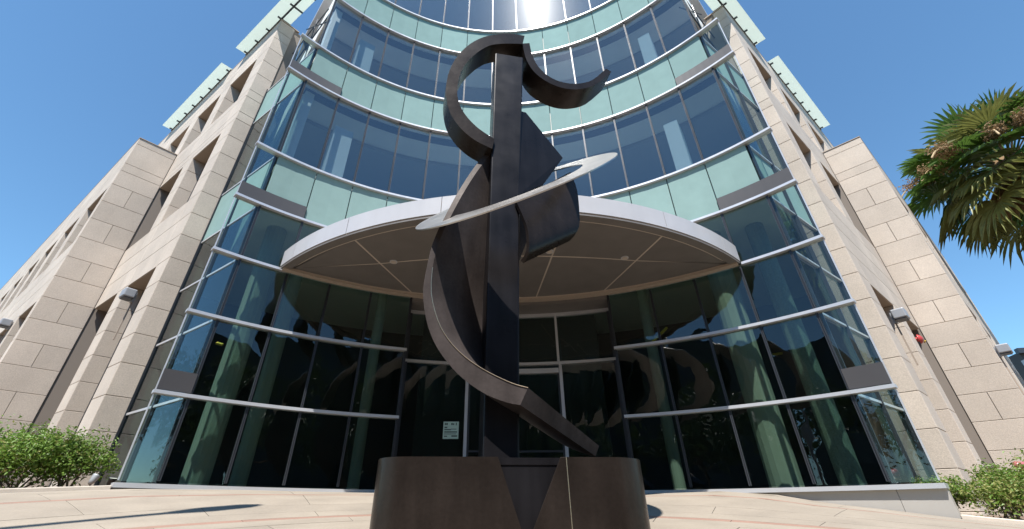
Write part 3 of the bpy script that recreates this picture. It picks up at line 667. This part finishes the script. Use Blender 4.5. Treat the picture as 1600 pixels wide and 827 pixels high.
# fan palm
def palm(base, H, label, sc):
    H = H/sc; rnd = random.Random(5); root = empty('fan_palm', base); root.scale = (sc, sc, sc); tag(root, label, 'palm tree')
    add('trunk', *tube([(0, 0, -.2), (.05, .02, H*.3), (0, -.04, H*.7), (0, 0, H+.1)], [.34, .26, .24, .30], 14), BARK, root, True)
    add('boot_skirt', *tube([(0, 0, H-1.0), (0, 0, H-.4), (0, 0, H+.2)], [.30, .48, .35], 14), PALMB, root, True)
    top = Vector((0, 0, H))
    def fan(az, el, pl_, R, m, droop, nm, spread=250):
        d = Vector((math.cos(az)*math.cos(el), math.sin(az)*math.cos(el), math.sin(el)))
        hub = top+d*.2+d*pl_+Vector((0, 0, -.12*pl_*pl_*droop)); dd = (d+Vector((0, 0, -.35*droop))).normalized()
        side = dd.cross(Vector((0, 0, 1))).normalized(); up = side.cross(dd)
        V, F = tube([top+d*.12, top+d*(.2+pl_*.5)+Vector((0, 0, .02)), hub], [.03, .02, .015], 5)
        k0 = len(F); n = 26
        for i in range(n):
            a = R_(-spread/2+spread*i/(n-1)); rr = R*(.72+.28*math.cos(a*.55))*rnd.uniform(.86, 1.08)
            q = (dd*math.cos(a)+side*math.sin(a)).normalized(); fold = up*(.10*abs(math.sin(a)))
            w = up.cross(q).normalized(); wd = R*.052*rnd.uniform(.8, 1.1); dr = Vector((0, 0, -1))
            s = len(V); b0 = hub+q*rr*.06
            p1 = hub+q*rr*.5+fold*rr+dr*rr*.03*droop; p2 = hub+q*rr*.80+fold*rr*.8+dr*rr*.10*droop; p3 = hub+q*rr*1.02+fold*rr*.5+dr*rr*.30*droop+w*rnd.uniform(-.05, .05)
            V += [b0, p1+w*wd+up*.012, p1-w*wd+up*.012, p1-up*.02, p2+w*wd*.55, p2-w*wd*.55, p3]
            F += [(s, s+1, s+3), (s, s+3, s+2), (s+1, s+4, s+3), (s+2, s+3, s+5), (s+3, s+4, s+6), (s+3, s+6, s+5)]
        return add(nm, V, F, m, root)
    g = math.pi*(3-5**.5)
    for i in range(64):
        t = i/63; el = R_(70-108*t+rnd.uniform(-16, 16)); m = PALML if t < .80 and rnd.random() > .14 else PALMY
        fan(i*g+rnd.uniform(-.2, .2), el, rnd.uniform(1.0, 1.65), rnd.uniform(.8, 1.2), m, .4+.8*t, 'frond')
    for i in range(14): fan(i*g*1.3, R_(rnd.uniform(-72, -48)), rnd.uniform(.5, .8), rnd.uniform(.6, .8), PALMB, 1.2, 'dead_frond', 150)
    for i in range(9):                                                    # fruiting stalks
        a = [R_(190), R_(215), R_(232), R_(170), R_(250), R_(268), R_(150), R_(20), R_(300)][i]; L = rnd.uniform(2.2, 2.9)
        d = Vector((math.cos(a), math.sin(a), 0)); path = [top+Vector((0, 0, .05)), top+d*L*.45+Vector((0, 0, .38)), top+d*L*.85+Vector((0, 0, .20)), top+d*L*1.05+Vector((0, 0, -.25))]
        st = add('flower_stalk', *tube(smooth_path(path, 4), .02, 5), STALK, root)
        c = path[2]; V, F = leaf_cloud(800, lambda r: ((c+d*r.uniform(-.42, .16)+Vector((r.uniform(-.2, .2), r.uniform(-.2, .2), r.uniform(-.2, .12)))), Vector((r.gauss(0, 1), r.gauss(0, 1), .3)).normalized()), .062, rnd)
        add('flower_cluster', V, F, PALMB, st)['kind'] = 'stuff'
    return root
pd = ray(1582, 258); pk = 26.0/math.hypot(pd.x, pd.y); pt = pd*pk
palm((pt.x, pt.y, gz(pt.x, pt.y)), pt.z+ZC-gz(pt.x, pt.y), 'fan palm with hanging brown flower stalks at the right picture edge', 1.50)

# ------------------------------------------------------------ surroundings: slatted building to the right, street side behind the camera
nbx = empty('parking_structure', (62, 42, 0)); tag(nbx, 'dark slatted low building far right behind the stone wing', 'building')
el_top = ray(1590, 561); hx = math.hypot(el_top.x, el_top.y); zt2 = 70*el_top.z/hx+ZC
pc = [(52, 40), (75, 34), (85, 55), (60, 62)]
add('body', *prism([(x-62, y-42) for x, y in pc], -1, zt2-.3), DARKI, nbx)
for i in range(9):
    z = zt2-1.15*i; add('slat', *prism([(-10.4, -2.4), (13.4, -8.6), (13.5, -8.2), (-10.2, -1.9)], z-.5, z), LAMPM if i else DARKM, nbx)
opp = empty('street_building', (0, -27, 0)); tag(opp, 'building across the street, shade painted into its dark wall, seen only mirrored in the glass', 'building')
add('wall', *prism([(-38, 0), (34, 0), (34, -12), (-38, -12)], 0, 18.5), DARKI, opp)  # wall coloured near-black, its shade is put into the surface colour
for i in range(16):
    for j in range(4): add('window', *prism([(-36+4*i, .04), (-34+4*i, .04), (-34+4*i, -.1), (-36+4*i, -.1)], 1.4+4.2*j, 4.0+4.2*j), DARKM, opp)
def tree(base, H, W, label, seed):
    rnd = random.Random(seed); r = empty('shade_tree', base); tag(r, label, 'tree', 'shade trees across the plaza')
    add('trunk', *tube([(0, 0, -.2), (.1, 0, H*.25), (0, .1, H*.5), (.1, .1, H*.75)], [.26, .2, .14, .05], 8), BARK, r, True)
    L = [(Vector((rnd.gauss(0, .26)*W, rnd.gauss(0, .26)*W, H*rnd.uniform(.42, .92))), rnd.uniform(.14, .24)*W) for _ in range(22)]
    for k in range(7): add('limb', *tube([(0, 0, H*.3), L[k][0]*.55+Vector((0, 0, H*.12)), L[k][0]], [.1, .06, .02], 6), BARK, r)
    def shape(q): c, rad = L[q.randrange(22)]; d = Vector((q.gauss(0, 1), q.gauss(0, 1), q.gauss(0, 1))).normalized(); return c+d*rad*q.random()**.4, d
    add('crown', *leaf_cloud(5200, shape, .34, rnd), LEAFD, r)
for i, (x, y, H, W, lb) in enumerate([(-21, -9, 11, 8, 'tall shade tree across the plaza, far left'), (-12, -14, 10.5, 8, 'broad shade tree across the plaza, left'), (-3.5, -18, 9, 7.5, 'low shade tree straight across the plaza'), (6, -15, 10.5, 8.5, 'full shade tree across the plaza, right of centre'), (14.5, -11, 10.5, 8, 'rounded shade tree across the plaza, right'), (23, -6, 11, 9, 'tall shade tree across the plaza, far right')]):
    tree((x, y, gz(x, y)-.03), H, W, lb, 40+i)
# street lamp behind the camera, its arm throws the streak on the paving
lp = (-5.35, -.55); lg = gz(*lp)-.03
lamp = empty('street_lamp', (lp[0], lp[1], lg)); tag(lamp, 'curved street lamp left of the camera, known by its shadow on the paving', 'street lamp')
hh = 8.0
add('pole', *tube(smooth_path([(0, 0, 0), (0, 0, 4), (0, 0, 6.6), (.18, .55, 7.5), (.62, 1.4, 8.0), (1.25, 2.4, 8.1)], 5), [.10]*5+[.085]*5+[.07]*5+[.06]*5+[.06]*6, 10), LAMPM, lamp, True)
add('lamp_head', *tube([(1.0, 2.0, 8.12), (1.2, 2.35, 8.12), (1.45, 2.75, 8.1), (1.55, 2.9, 8.1)], [.08, .16, .14, .05], 10), LAMPM, lamp, True)
scene.render.engine = 'CYCLES'; scene.cycles.caustics_reflective = False; scene.cycles.caustics_refractive = False
